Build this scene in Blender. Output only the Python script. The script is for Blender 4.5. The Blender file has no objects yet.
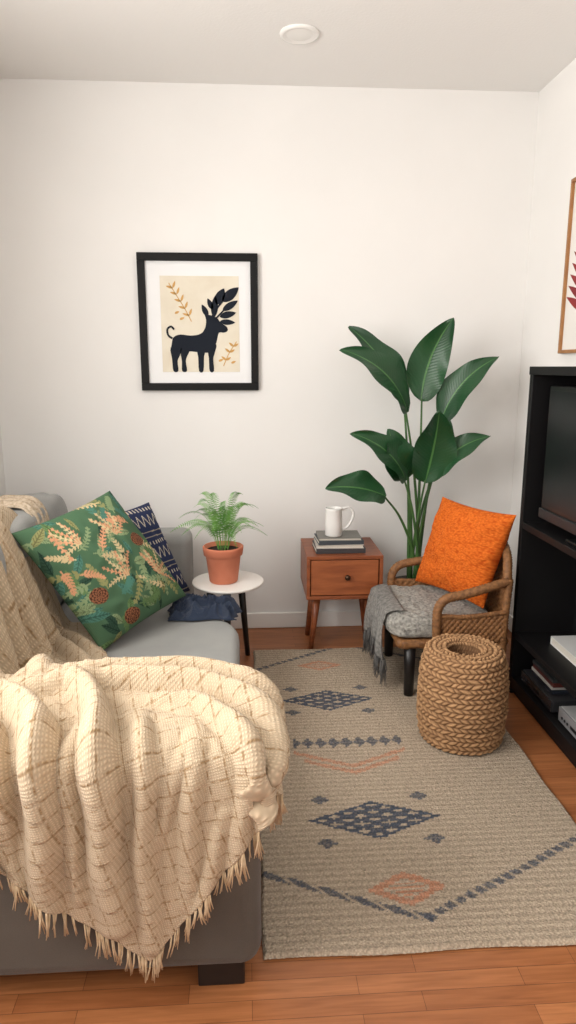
import bpy, bmesh, math, random
import numpy as np
from mathutils import Vector, Matrix, noise
random.seed(7); np.random.seed(7)
S = bpy.context.scene
COL = S.collection

# ------------------------------------------------------------------ helpers
def lin(c):
    out=[]
    for v in c:
        v=v/255.0
        out.append(v/12.92 if v<=0.04045 else ((v+0.055)/1.055)**2.4)
    return tuple(out)
def L4(c): return (*lin(c),1.0)

def empty(name):
    e=bpy.data.objects.new(name,None); COL.objects.link(e); e.empty_display_size=.05
    return e
def link(name,me,mat=None,parent=None,smooth=True):
    o=bpy.data.objects.new(name,me); COL.objects.link(o)
    if mat is not None: me.materials.append(mat)
    if smooth:
        for p in me.polygons: p.use_smooth=True
    if parent is not None: o.parent=parent
    return o
def from_pydata(name,v,f,mat=None,parent=None,smooth=True):
    me=bpy.data.meshes.new(name); me.from_pydata([tuple(p) for p in v],[],f); me.update()
    return link(name,me,mat,parent,smooth)
def bmobj(name,bm,mat=None,parent=None,smooth=True):
    me=bpy.data.meshes.new(name); bmesh.ops.recalc_face_normals(bm,faces=bm.faces[:]); bm.to_mesh(me); bm.free()
    return link(name,me,mat,parent,smooth)
def bevel(o,w,seg=3):
    m=o.modifiers.new('b','BEVEL'); m.width=w; m.segments=seg; m.limit_method='ANGLE'; m.angle_limit=math.radians(40)
    n=o.modifiers.new('wn','WEIGHTED_NORMAL'); n.keep_sharp=True
    return o
def box(name,x0,x1,y0,y1,z0,z1,mat,parent=None,bev=.004,seg=3):
    v=[(x,y,z) for x in (x0,x1) for y in (y0,y1) for z in (z0,z1)]
    f=[(0,1,3,2),(4,6,7,5),(0,4,5,1),(2,3,7,6),(0,2,6,4),(1,5,7,3)]
    o=from_pydata(name,v,f,mat,parent,smooth=bev>0)
    if bev>0: bevel(o,bev,seg)
    return o
def boxes(name,lst,mat,parent=None,bev=0):
    v=[];f=[]
    for (x0,x1,y0,y1,z0,z1) in lst:
        b=len(v)
        v+=[(x,y,z) for x in (x0,x1) for y in (y0,y1) for z in (z0,z1)]
        f+=[tuple(i+b for i in q) for q in [(0,1,3,2),(4,6,7,5),(0,4,5,1),(2,3,7,6),(0,2,6,4),(1,5,7,3)]]
    o=from_pydata(name,v,f,mat,parent,smooth=bev>0)
    if bev>0: bevel(o,bev,2)
    return o
def spath(pts,n=12):
    P=[Vector(p) for p in pts]; P=[P[0]*2-P[1]]+P+[P[-1]*2-P[-2]]
    out=[]
    for i in range(1,len(P)-2):
        for k in range(n):
            t=k/n
            a,b,c,d=P[i-1],P[i],P[i+1],P[i+2]
            out.append(0.5*((2*b)+(c-a)*t+(2*a-5*b+4*c-d)*t*t+(3*b-a-3*c+d)*t**3))
    out.append(P[-2]); return out
def sweep(V,F,pts,rad,seg=10,mod=None,flat=1.0):
    base=len(V); n=len(pts); s=0; up=Vector((0,0,1)); prev=None
    for i,p in enumerate(pts):
        t=(pts[min(i+1,n-1)]-pts[max(i-1,0)])
        if t.length<1e-9: t=Vector((0,0,1))
        t.normalize()
        if prev is None:
            a=t.orthogonal() if abs(t.dot(up))>.95 else t.cross(up)
            a.normalize()
        else:
            a=(prev-t*prev.dot(t)); a.normalize()
        prev=a; b=t.cross(a)
        r=rad[i] if hasattr(rad,'__len__') else rad
        if i>0: s+=(p-pts[i-1]).length
        for k in range(seg):
            th=2*math.pi*k/seg
            rr=r+(mod(s,th) if mod else 0)
            V.append(p+a*(math.cos(th)*rr)+b*(math.sin(th)*rr*flat))
    for i in range(n-1):
        for k in range(seg):
            k2=(k+1)%seg
            F.append((base+i*seg+k,base+i*seg+k2,base+(i+1)*seg+k2,base+(i+1)*seg+k))
    F.append(tuple(base+k for k in range(seg))[::-1]); F.append(tuple(base+(n-1)*seg+k for k in range(seg)))
def lathe(name,prof,mat,center=(0,0,0),seg=64,parent=None,fn=None):
    V=[];F=[];n=len(prof)
    for i,(r,z) in enumerate(prof):
        for k in range(seg):
            th=2*math.pi*k/seg; rr=r; zz=z
            if fn: rr,zz=fn(i,th,r,z)
            V.append((center[0]+rr*math.cos(th),center[1]+rr*math.sin(th),center[2]+zz))
    for i in range(n-1):
        for k in range(seg):
            k2=(k+1)%seg
            F.append((i*seg+k,i*seg+k2,(i+1)*seg+k2,(i+1)*seg+k))
    if prof[0][0]>1e-5: F.append(tuple(range(seg))[::-1])
    if prof[-1][0]>1e-5: F.append(tuple((n-1)*seg+k for k in range(seg)))
    return from_pydata(name,V,F,mat,parent)
def setcol(o,cols):
    me=o.data
    at=me.color_attributes.new('Col','FLOAT_COLOR','POINT')
    a=np.ones((len(me.vertices),4),dtype=np.float32); a[:,:3]=cols
    at.data.foreach_set('color',a.ravel())
def grid_uv(o,uvs):
    me=o.data; l=me.uv_layers.new(name='UVMap')
    idx=np.empty(len(me.loops),dtype=np.int32); me.loops.foreach_get('vertex_index',idx)
    l.data.foreach_set('uv',np.asarray(uvs,dtype=np.float32)[idx].ravel())

# ------------------------------------------------------------------ materials
class NT:
    def __init__(s,name):
        s.m=bpy.data.materials.new(name); s.m.use_nodes=True; s.t=s.m.node_tree
        s.b=s.t.nodes['Principled BSDF']
    def n(s,typ,**kw):
        nd=s.t.nodes.new(typ)
        for k,v in kw.items():
            if k in nd.inputs: nd.inputs[k].default_value=v
            else: setattr(nd,k,v)
        return nd
    def l(s,a,b): s.t.links.new(a,b)
    def coords(s,kind='Object',scale=(1,1,1),rot=(0,0,0)):
        tc=s.n('ShaderNodeTexCoord'); mp=s.n('ShaderNodeMapping')
        mp.inputs['Scale'].default_value=scale; mp.inputs['Rotation'].default_value=rot
        s.l(tc.outputs[kind],mp.inputs['Vector']); return mp.outputs['Vector']
def mixc(N,fac,a,b,mode='MIX'):
    m=N.n('ShaderNodeMix',data_type='RGBA',blend_type=mode)
    for sock,val in ((m.inputs[0],fac),(m.inputs[6],a),(m.inputs[7],b)):
        if hasattr(val,'is_linked'): N.l(val,sock)
        else: sock.default_value=val
    return m.outputs[2]
def mat(name,c1,c2=None,rough=.6,nscale=8,bump=0,bscale=200,metal=0,stretch=(1,1,1),kind='Object',coat=0,sheen=0,detail=4,spec=.5):
    N=NT(name); b=N.b
    b.inputs['Roughness'].default_value=rough; b.inputs['Metallic'].default_value=metal
    b.inputs['Specular IOR Level'].default_value=spec
    if coat: b.inputs['Coat Weight'].default_value=coat
    if sheen: b.inputs['Sheen Weight'].default_value=sheen
    v=N.coords(kind,stretch)
    if c2 is not None:
        nz=N.n('ShaderNodeTexNoise',Scale=nscale,Detail=detail); N.l(v,nz.inputs['Vector'])
        r=N.n('ShaderNodeValToRGB'); r.color_ramp.elements[0].position=.35; r.color_ramp.elements[1].position=.65
        r.color_ramp.elements[0].color=L4(c1); r.color_ramp.elements[1].color=L4(c2)
        N.l(nz.outputs['Fac'],r.inputs[0]); N.l(r.outputs[0],b.inputs['Base Color'])
    else: b.inputs['Base Color'].default_value=L4(c1)
    if bump:
        nb=N.n('ShaderNodeTexNoise',Scale=bscale,Detail=3); N.l(v,nb.inputs['Vector'])
        bp=N.n('ShaderNodeBump',Strength=bump,Distance=.003); N.l(nb.outputs['Fac'],bp.inputs['Height']); N.l(bp.outputs[0],b.inputs['Normal'])
    return N.m
def weave_bump(N,vec,sc,strength=.5,dist=.002):
    w1=N.n('ShaderNodeTexWave',Scale=sc,Distortion=1.0); w1.bands_direction='X'
    w2=N.n('ShaderNodeTexWave',Scale=sc,Distortion=1.0); w2.bands_direction='Y'
    w1.inputs['Detail Scale'].default_value=2; w2.inputs['Detail Scale'].default_value=2
    N.l(vec,w1.inputs['Vector']); N.l(vec,w2.inputs['Vector'])
    mx=N.n('ShaderNodeMath',operation='MULTIPLY'); N.l(w1.outputs['Fac'],mx.inputs[0]); N.l(w2.outputs['Fac'],mx.inputs[1])
    bp=N.n('ShaderNodeBump',Strength=strength,Distance=dist); N.l(mx.outputs[0],bp.inputs['Height']); N.l(bp.outputs[0],N.b.inputs['Normal'])
    return mx.outputs[0]
def mat_attr(name,rough=.9,sc=60,strength=.5,kind='UV',dist=.002,dark=.75):
    N=NT(name); N.b.inputs['Roughness'].default_value=rough; N.b.inputs['Specular IOR Level'].default_value=.2
    at=N.n('ShaderNodeAttribute',attribute_name='Col')
    v=N.coords(kind); h=weave_bump(N,v,sc,strength,dist)
    r=N.n('ShaderNodeMapRange'); r.inputs['To Min'].default_value=dark; r.inputs['To Max'].default_value=1.08; N.l(h,r.inputs[0])
    c=mixc(N,1.0,at.outputs['Color'],r.outputs[0],'MULTIPLY'); N.l(c,N.b.inputs['Base Color'])
    return N.m
def mat_wood(name,c1,c2,stretch,rough=.45,scale=3):
    return mat(name,c1,c2,rough,nscale=scale,bump=.1,bscale=scale*3,stretch=stretch,detail=8)

WALL=mat('wall_paint',(240,238,235),(236,234,231),.85,nscale=1.5,bump=.05,bscale=300,spec=.2)
CEIL=mat('ceiling_paint',(240,238,235),None,.9,bump=.3,bscale=90,spec=.1)
TRIM=mat('trim_paint',(238,235,230),None,.5)
def floor_mat():
    N=NT('wood_floor'); v=N.coords('Object')
    br=N.n('ShaderNodeTexBrick'); br.offset=.37; br.squash=1
    br.inputs['Scale'].default_value=1; br.inputs['Brick Width'].default_value=.36; br.inputs['Row Height'].default_value=.046
    br.inputs['Mortar Size'].default_value=.0007; br.inputs['Mortar Smooth'].default_value=.3; br.inputs['Bias'].default_value=0
    br.inputs['Color1'].default_value=L4((182,120,76)); br.inputs['Color2'].default_value=L4((156,97,58)); br.inputs['Mortar'].default_value=L4((108,64,38))
    N.l(v,br.inputs['Vector'])
    v2=N.coords('Object',(3,45,1)); nz=N.n('ShaderNodeTexNoise',Scale=2.2,Detail=8,Distortion=.6); N.l(v2,nz.inputs['Vector'])
    r=N.n('ShaderNodeValToRGB'); r.color_ramp.elements[0].position=.3; r.color_ramp.elements[1].position=.7
    r.color_ramp.elements[0].color=(.72,.66,.6,1); r.color_ramp.elements[1].color=(1.05,1.03,1.02,1)
    N.l(nz.outputs['Fac'],r.inputs[0])
    N.l(mixc(N,1.0,br.outputs['Color'],r.outputs[0],'MULTIPLY'),N.b.inputs['Base Color'])
    N.b.inputs['Roughness'].default_value=.36
    bp=N.n('ShaderNodeBump',Strength=.3,Distance=.002); bp.invert=True; N.l(br.outputs['Fac'],bp.inputs['Height']); N.l(bp.outputs[0],N.b.inputs['Normal'])
    return N.m
FLOOR=floor_mat()
def fabric(name,c1,c2,sc=90,strength=.4,kind='Object',rough=.95,nscale=6,grain=.2):
    N=NT(name); N.b.inputs['Roughness'].default_value=rough; N.b.inputs['Specular IOR Level'].default_value=.2; N.b.inputs['Sheen Weight'].default_value=.15
    v=N.coords(kind); h=weave_bump(N,v,sc,strength)
    nz=N.n('ShaderNodeTexNoise',Scale=nscale,Detail=5); N.l(v,nz.inputs['Vector'])
    rm=N.n('ShaderNodeMapRange'); rm.inputs['From Min'].default_value=.3; rm.inputs['From Max'].default_value=.7; N.l(nz.outputs['Fac'],rm.inputs[0])
    c=mixc(N,rm.outputs[0],L4(c1),L4(c2))
    nz2=N.n('ShaderNodeTexNoise',Scale=400,Detail=2); N.l(v,nz2.inputs['Vector'])
    r=N.n('ShaderNodeMapRange'); r.inputs['To Min'].default_value=1-grain; r.inputs['To Max'].default_value=1+grain; N.l(nz2.outputs['Fac'],r.inputs[0])
    N.l(mixc(N,1.0,c,r.outputs[0],'MULTIPLY'),N.b.inputs['Base Color'])
    return N.m
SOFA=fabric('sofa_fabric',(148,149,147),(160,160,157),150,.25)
SOFA_SHADE=fabric('sofa_shaded_fabric',(84,77,70),(94,87,79),150,.25)  # sofa fabric darkened: shade on near arm and base put into the colour
BLACK=mat('black_laminate',(14,13,14),(18,17,18),.5,nscale=3,spec=.3)
DARK=mat('dark_wood',(24,20,19),None,.4)
WHITE=mat('white_ceramic',(238,236,232),None,.25)
TERRA=mat('terracotta',(200,118,88),(210,130,100),.8,nscale=12,bump=.2,bscale=150)
SOIL=mat('soil',(50,36,26),(30,22,16),1,nscale=60,bump=1,bscale=120)

# ------------------------------------------------------------------ room shell
XL,XR,YB,YF,H=-1.142,1.33,3.3,-1.6,2.5
box('floor',XL-.1,XR+.1,YF,YB+.1,-.06,0,FLOOR,bev=0)
box('ceiling',XL-.1,XR+.1,YF,YB+.1,H,H+.06,CEIL,bev=0)
box('wall_back',XL-.1,XR+.1,YB,YB+.1,0,H,WALL,bev=0)
box('wall_right',XR,XR+.1,YF,YB,0,H,WALL,bev=0)
wy0,wy1,wz0,wz1=.15,1.95,.95,2.25
boxes('wall_left',[(XL-.1,XL,YF,wy0,0,H),(XL-.1,XL,wy1,YB,0,H),(XL-.1,XL,wy0,wy1,0,wz0),(XL-.1,XL,wy0,wy1,wz1,H)],WALL)
W=empty('window_1')
t=.04
for nm,b in (('frame_bottom',(wy0,wy1,wz0,wz0+t)),('frame_top',(wy0,wy1,wz1-t,wz1)),('frame_near',(wy0,wy0+t,wz0+t,wz1-t)),('frame_far',(wy1-t,wy1,wz0+t,wz1-t)),('mullion',((wy0+wy1)/2-.02,(wy0+wy1)/2+.02,wz0+t,wz1-t))):
    box(nm,XL-.08,XL-.03,*b,TRIM,W,bev=.003)
def baseboard(name,x0,x1,y0,y1): box(name,x0,x1,y0,y1,0,.082,TRIM,bev=.006)
baseboard('baseboard_back',XL,XR,YB-.014,YB)
baseboard('baseboard_right',XR-.014,XR,YF,YB-.014)
baseboard('baseboard_left',XL,XL+.014,YF,YB-.014)
lathe('recessed_ceiling_light',[(0,-.006),(.045,-.006),(.052,-.004),(.060,-.010),(.070,-.009),(.074,-.002),(.074,0)],WHITE,(.22,2.82,H))

# ------------------------------------------------------------------ rug
def seg_d(px,py,ax,ay,bx,by):
    dx,dy=bx-ax,by-ay; t=np.clip(((px-ax)*dx+(py-ay)*dy)/(dx*dx+dy*dy),0,1)
    return np.hypot(px-ax-t*dx,py-ay-t*dy)
def build_rug():
    x0,x1,y0,y1=.025,.94,1.29,2.985; nx,ny=260,470
    X,Y=np.meshgrid(np.linspace(x0,x1,nx),np.linspace(y0,y1,ny))
    base=np.array(lin((192,175,154))); navy=np.array(lin((84,91,104))); org=np.array(lin((206,146,116)))
    C=np.tile(base,(ny,nx,1))
    var=np.random.rand(ny,nx)*.20+.90; C*=var[...,None]
    q=.0065
    PX=np.round(X/q)*q; PY=np.round(Y/q)*q
    def put(mask,c,a=.86):
        m=(mask*(np.random.rand(ny,nx)*.45+a-.28)).clip(0,1)[...,None]; C[:]=C*(1-m)+c*m
    def dia(cx,cy,w,h): return abs(PX-cx)/w+abs(PY-cy)/h
    for pts in ([(.03,1.54),(.425,1.375),(.94,1.64)],[(.03,2.76),(.44,3.02),(.94,2.76)]):
        for a,b in zip(pts,pts[1:]):
            d=seg_d(PX,PY,*a,*b)
            put((d<.011)*((np.floor((X+Y)*90)%4)>0),navy)
    def navydia(cx,cy,w,h):
        d=dia(cx,cy,w,h); gx=(PX-cx)/w; gy=(PY-cy)/h
        lat=((np.abs(((gx+gy)*2.5)%1-.5)<.24)|(np.abs(((gx-gy)*2.5)%1-.5)<.24))
        put((d<1)*lat,navy,1.05); put((d<1)*(d>.88),navy,1.05)
        for s in(-1,1):
            for k in(-1,1):
                put(dia(cx+s*w*.78,cy+k*h*1.15,.032,.022)<1,navy,.85)
    def orgdia(cx,cy,w,h,a=.86):
        d=dia(cx,cy,w,h); put((d<1)*(d>.62),org,a); put((d<.5)*(((np.floor(PY/q))%2)>0),org,a)
    orgdia(.394,1.472,.105,.060)
    navydia(.364,1.746,.195,.084)
    put((np.abs(PY-2.165)<.028)*(np.abs(PX-.345)<.19)*((np.abs(((PX*22)%1)-.5)+np.abs(PY-2.165)/.056)<.55),navy)
    for off in (.0,.04):
        w=.19; d=np.abs(PY-(2.105-off*.9-(1-np.abs(PX-.345)/w)*.085))
        put((d<.010)*(np.abs(PX-.345)<w*(1-off*4)),org,.75)
    navydia(.314,2.479,.185,.084)
    orgdia(.315,2.80,.10,.05)
    Z=.012+.002*np.random.rand(ny,nx)
    Z+=.0022*np.abs(np.sin(Y*math.pi/.0105))
    edge=np.minimum.reduce([X-x0,x1-X,Y-y0,y1-Y]); Z-=.010*np.clip(1-edge/.006,0,1)
    Xw=X+.003*np.sin(Y*19)*(X-(x0+x1)/2)/(x1-x0)*2; Yw=Y+.003*np.sin(X*15)
    V=np.stack([Xw,Yw,Z],-1).reshape(-1,3)
    F=[(j*nx+i,j*nx+i+1,(j+1)*nx+i+1,(j+1)*nx+i) for j in range(ny-1) for i in range(nx-1)]
    o=from_pydata('patterned_rug',V.tolist(),F,None)
    N=NT('rug_wool'); N.b.inputs['Roughness'].default_value=.95; N.b.inputs['Specular IOR Level'].default_value=.1
    at=N.n('ShaderNodeAttribute',attribute_name='Col'); v=N.coords('Object')
    w=N.n('ShaderNodeTexWave',Scale=14,Distortion=3.0); w.bands_direction='Y'; w.inputs['Detail Scale'].default_value=14; w.inputs['Detail'].default_value=2; N.l(v,w.inputs['Vector'])
    vo=N.n('ShaderNodeTexVoronoi',Scale=170); N.l(v,vo.inputs['Vector'])
    r=N.n('ShaderNodeMapRange'); r.inputs['To Min'].default_value=1.1; r.inputs['To Max'].default_value=.6; N.l(vo.outputs['Distance'],r.inputs[0])
    c=mixc(N,1.0,at.outputs['Color'],r.outputs[0],'MULTIPLY')
    r2=N.n('ShaderNodeMapRange'); r2.inputs['To Min'].default_value=.82; r2.inputs['To Max'].default_value=1.1; N.l(w.outputs['Fac'],r2.inputs[0])
    N.l(mixc(N,1.0,c,r2.outputs[0],'MULTIPLY'),N.b.inputs['Base Color'])
    bp=N.n('ShaderNodeBump',Strength=.8,Distance=.004); bp.invert=True; N.l(vo.outputs['Distance'],bp.inputs['Height']); N.l(bp.outputs[0],N.b.inputs['Normal'])
    o.data.materials.append(N.m); setcol(o,C.reshape(-1,3))
build_rug()

# ------------------------------------------------------------------ sofa
def extrude_poly(name,poly,z0,z1,mt,parent,bev=.03,seg=5,crown=0):
    bm=bmesh.new(); vs=[bm.verts.new((x,y,z0)) for x,y in poly]; f=bm.faces.new(vs)
    r=bmesh.ops.extrude_face_region(bm,geom=[f]); 
    for g in r['geom']:
        if isinstance(g,bmesh.types.BMVert): g.co.z=z1
    o=bmobj(name,bm,mt,parent); bevel(o,bev,seg); return o
sofa=empty('sofa')
nose=[(-.03,2.42)]+[(-.03-.20*(1-math.cos(a)),2.42+.22*math.sin(a)) for a in [math.pi/2*k/8 for k in range(1,9)]]
seatpoly=[(-.79,1.53),(-.03,1.53)]+nose+[(-.27,2.66),(-.27,2.965),(-.79,2.965)]
extrude_poly('seat_base',[(x-.012 if x>-.5 else x,y) for x,y in seatpoly],.07,.20,SOFA_SHADE,sofa,.015)
extrude_poly('seat_cushion',seatpoly,.20,.33,SOFA,sofa,.035)
box('near_arm',-1.11,.022,1.215,1.53,.05,.56,SOFA_SHADE,sofa,.045,6)
box('far_arm',-1.11,-.25,2.97,3.17,.05,.57,SOFA,sofa,.045,6)
box('back_frame',-1.12,-.86,1.30,3.15,.05,.70,SOFA,sofa,.05,6)
def puffy(name,x0,x1,y0,y1,z0,z1,mt,parent,p=5,n=24,crown=(0,0,0)):
    bm=bmesh.new(); bmesh.ops.create_cube(bm,size=2); bmesh.ops.subdivide_edges(bm,edges=bm.edges[:],cuts=n,use_grid_fill=True)
    cx,cy,cz=(x0+x1)/2,(y0+y1)/2,(z0+z1)/2; a,b,c=(x1-x0)/2,(y1-y0)/2,(z1-z0)/2
    for v in bm.verts:
        x,y,z=v.co; k=(abs(x)**p+abs(y)**p+abs(z)**p)**(1/p)
        x,y,z=x/k,y/k,z/k
        w=.006*noise.noise(Vector((x*3+x0*7,y*4,z*3)))
        v.co=Vector((cx+a*x+w,cy+b*y+w,cz+c*z+w))
    return bmobj(name,bm,mt,parent)
puffy('back_cushion_far',-.98,-.75,2.24,2.965,.33,.79,SOFA,sofa,6)
puffy('back_cushion_near',-.98,-.75,1.53,2.235,.33,.79,SOFA,sofa,6)
for i,(x,y) in enumerate([(-.075,1.27),(-1.04,1.27),(-1.04,3.08),(-.36,3.08),(-.12,2.4)]):
    box(f'foot_{i+1}',x-.04,x+.06 if i in(0,4) else x+.04,y-.035,y+.035,0,.07,DARK,sofa,.004)

# ------------------------------------------------------------------ pillows
def pillow(name,c,e1,e2,T,colfn,mt,n=110,pinch=.07,piping=None,parent=None):
    c,e1,e2=Vector(c),Vector(e1),Vector(e2); nrm=e1.cross(e2).normalized()
    V=[];F=[];uv=[];UU=[];VV=[]
    for side in (1,-1):
        b=len(V)
        for j in range(n+1):
            for i in range(n+1):
                u=-1+2*i/n; v=-1+2*j/n
                u2=math.copysign(1-(1-abs(u))**1.35,u); v2=math.copysign(1-(1-abs(v))**1.35,v)
                pu=u2*(1-pinch*(1-v2*v2)); pv=v2*(1-pinch*(1-u2*u2))
                hh=max(0,(1-abs(u2)**2.6)*(1-abs(v2)**2.6))**.52
                wr=.010*noise.noise(Vector((u2*2.3+c.x*9,v2*2.3+c.y*5,side)))+.004*noise.noise(Vector((u2*7,v2*7,side+c.z)))
                h=side*(T/2*hh+wr*min(1,hh*2))
                V.append(c+e1*(pu/2)+e2*(pv/2)+nrm*h); uv.append((pu*e1.length/2,pv*e2.length/2)); UU.append(pu);VV.append(pv)
        for j in range(n):
            for i in range(n):
                q=(b+j*(n+1)+i,b+j*(n+1)+i+1,b+(j+1)*(n+1)+i+1,b+(j+1)*(n+1)+i)
                F.append(q if side==1 else q[::-1])
    o=from_pydata(name,V,F,mt,parent)
    if colfn: setcol(o,colfn(np.array(UU),np.array(VV)))
    grid_uv(o,uv)
    m=o.modifiers.new('w','WELD'); m.merge_threshold=.0004
    return o
def green_pattern(u,v):
    rs=np.random.RandomState(11)
    C=np.tile(np.array(lin((78,110,82))),(len(u),1))
    sage=lin((138,158,116)); teal=lin((80,128,112)); olive=lin((148,148,98)); tan=lin((212,190,146)); peach=lin((214,156,118)); dk=lin((52,82,66)); moss=lin((102,132,84))
    def leaf(cx,cy,ang,l,w,c,vein=True):
        x=(u-cx)*math.cos(ang)+(v-cy)*math.sin(ang); y=-(u-cx)*math.sin(ang)+(v-cy)*math.cos(ang)
        s=np.clip(x/l,0,1); ww=w*np.sin(math.pi*s**.8)
        m=(x>0)&(x<l)&(np.abs(y)<ww)
        C[m]=c
        if vein:
            m2=m&((np.abs(y)<w*.12)|((np.abs(((x-np.abs(y)*1.2)/l*7)%1-.5)<.13)&(np.abs(y)<ww*.85)))
            C[m2]=np.array(c)*.5
    def branch(cx,cy,ang,L,c,w=.010,nl=7,ll=.10,lw=.022):
        bend=rs.uniform(-.9,.9); x,y,a=cx,cy,ang
        for k in range(nl):
            nx,ny=x+math.cos(a)*L/nl,y+math.sin(a)*L/nl
            m=seg_d(u,v,x,y,nx,ny)<w; C[m]=c
            q=1-.55*k/nl
            for s in(-1,1): leaf(nx,ny,a+s*.85,ll*q,lw,c,False)
            x,y=nx,ny; a+=bend/nl
        leaf(x,y,a,ll*.7,lw,c,False)
    for k in range(70):
        cx,cy=rs.uniform(-1.05,1.05,2)
        leaf(cx,cy,rs.uniform(0,6.28),rs.uniform(.22,.42),rs.uniform(.035,.075),[sage,teal,moss,dk,olive,teal,dk][rs.randint(7)])
    for k in range(20):
        cx,cy=rs.uniform(-1,1,2); branch(cx,cy,rs.uniform(0,6.28),rs.uniform(.3,.5),[sage,teal,olive,moss][rs.randint(4)])
    for k in range(20):
        cx,cy=rs.uniform(-.9,.9,2); branch(cx,cy,rs.uniform(0,6.28),rs.uniform(.3,.5),[tan,peach,tan,sage,peach][rs.randint(5)],.009,7,.09,.017)
    for (cx,cy,a) in ((.30,.35,1.2),(.0,-.25,2.0),(.55,-.45,.6),(-.35,.45,2.2)):
        for k in range(6):
            branch(cx,cy,a+(k-2.5)*.36,.38,tan if k%2 else peach,.009,6,.07,.013)
    for (cx,cy) in ((-.62,-.30),(-.30,-.78),(.62,.15)):
        d=np.hypot((u-cx),(v-cy)*1.3); th=np.arctan2(v-cy,u-cx)
        m=d<.15; C[m]=lin((150,98,68)); m=m&((np.sin(d*110)*np.sin(th*9))>.0); C[m]=lin((78,48,38))
    return C
def navy_pattern(u,v):
    C=np.tile(np.array(lin((48,58,92))),(len(u),1))
    band=np.floor((v+1)*4.5); vv=((v+1)*4.5)%1; bk=band%3
    w=lin((216,208,192))
    z=np.abs(((u*6)%1)-.5)*2
    m=(bk==1)&(np.abs(z-vv)<.13); C[m]=w
    m=(bk==2)&((np.abs(((u*11)%1)-.5)<.20)&(vv>.35)&(vv<.65)); C[m]=w
    m=(bk==0)&((vv<.07)|(np.abs(vv-.5)<.04)); C[m]=lin((188,176,156))
    return C
pillow('botanical_cushion',(-.508,2.425,.590),(.262,.345,.080),(-.278,.015,.42),.17,green_pattern,mat_attr('botanical_print',.85,90,.25,dark=.85),n=220,pinch=.05)
pillow('patterned_cushion',(-.450,2.74,.537),(.25,.23,.02),(-.16,-.02,.40),.13,navy_pattern,mat_attr('tribal_print',.9,90,.4,dark=.8),n=170)
def orange_mat():
    N=NT('orange_fabric'); N.b.inputs['Roughness'].default_value=.9; N.b.inputs['Specular IOR Level'].default_value=.2
    v=N.coords('UV',(1,1.6,1)); vo=N.n('ShaderNodeTexVoronoi',Scale=110); vo.feature='SMOOTH_F1'; N.l(v,vo.inputs['Vector'])
    r=N.n('ShaderNodeMapRange'); r.inputs['From Max'].default_value=.75; N.l(vo.outputs['Distance'],r.inputs[0])
    N.l(mixc(N,r.outputs[0],L4((234,124,44)),L4((190,80,20))),N.b.inputs['Base Color'])
    bp=N.n('ShaderNodeBump',Strength=.8,Distance=.005); bp.invert=True; N.l(vo.outputs['Distance'],bp.inputs['Height']); N.l(bp.outputs[0],N.b.inputs['Normal']); return N.m
pillow('orange_cushion',(.893,2.695,.556),(.19,-.345,-.01),(.10,-.02,.385),.15,None,orange_mat(),n=80)

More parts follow.
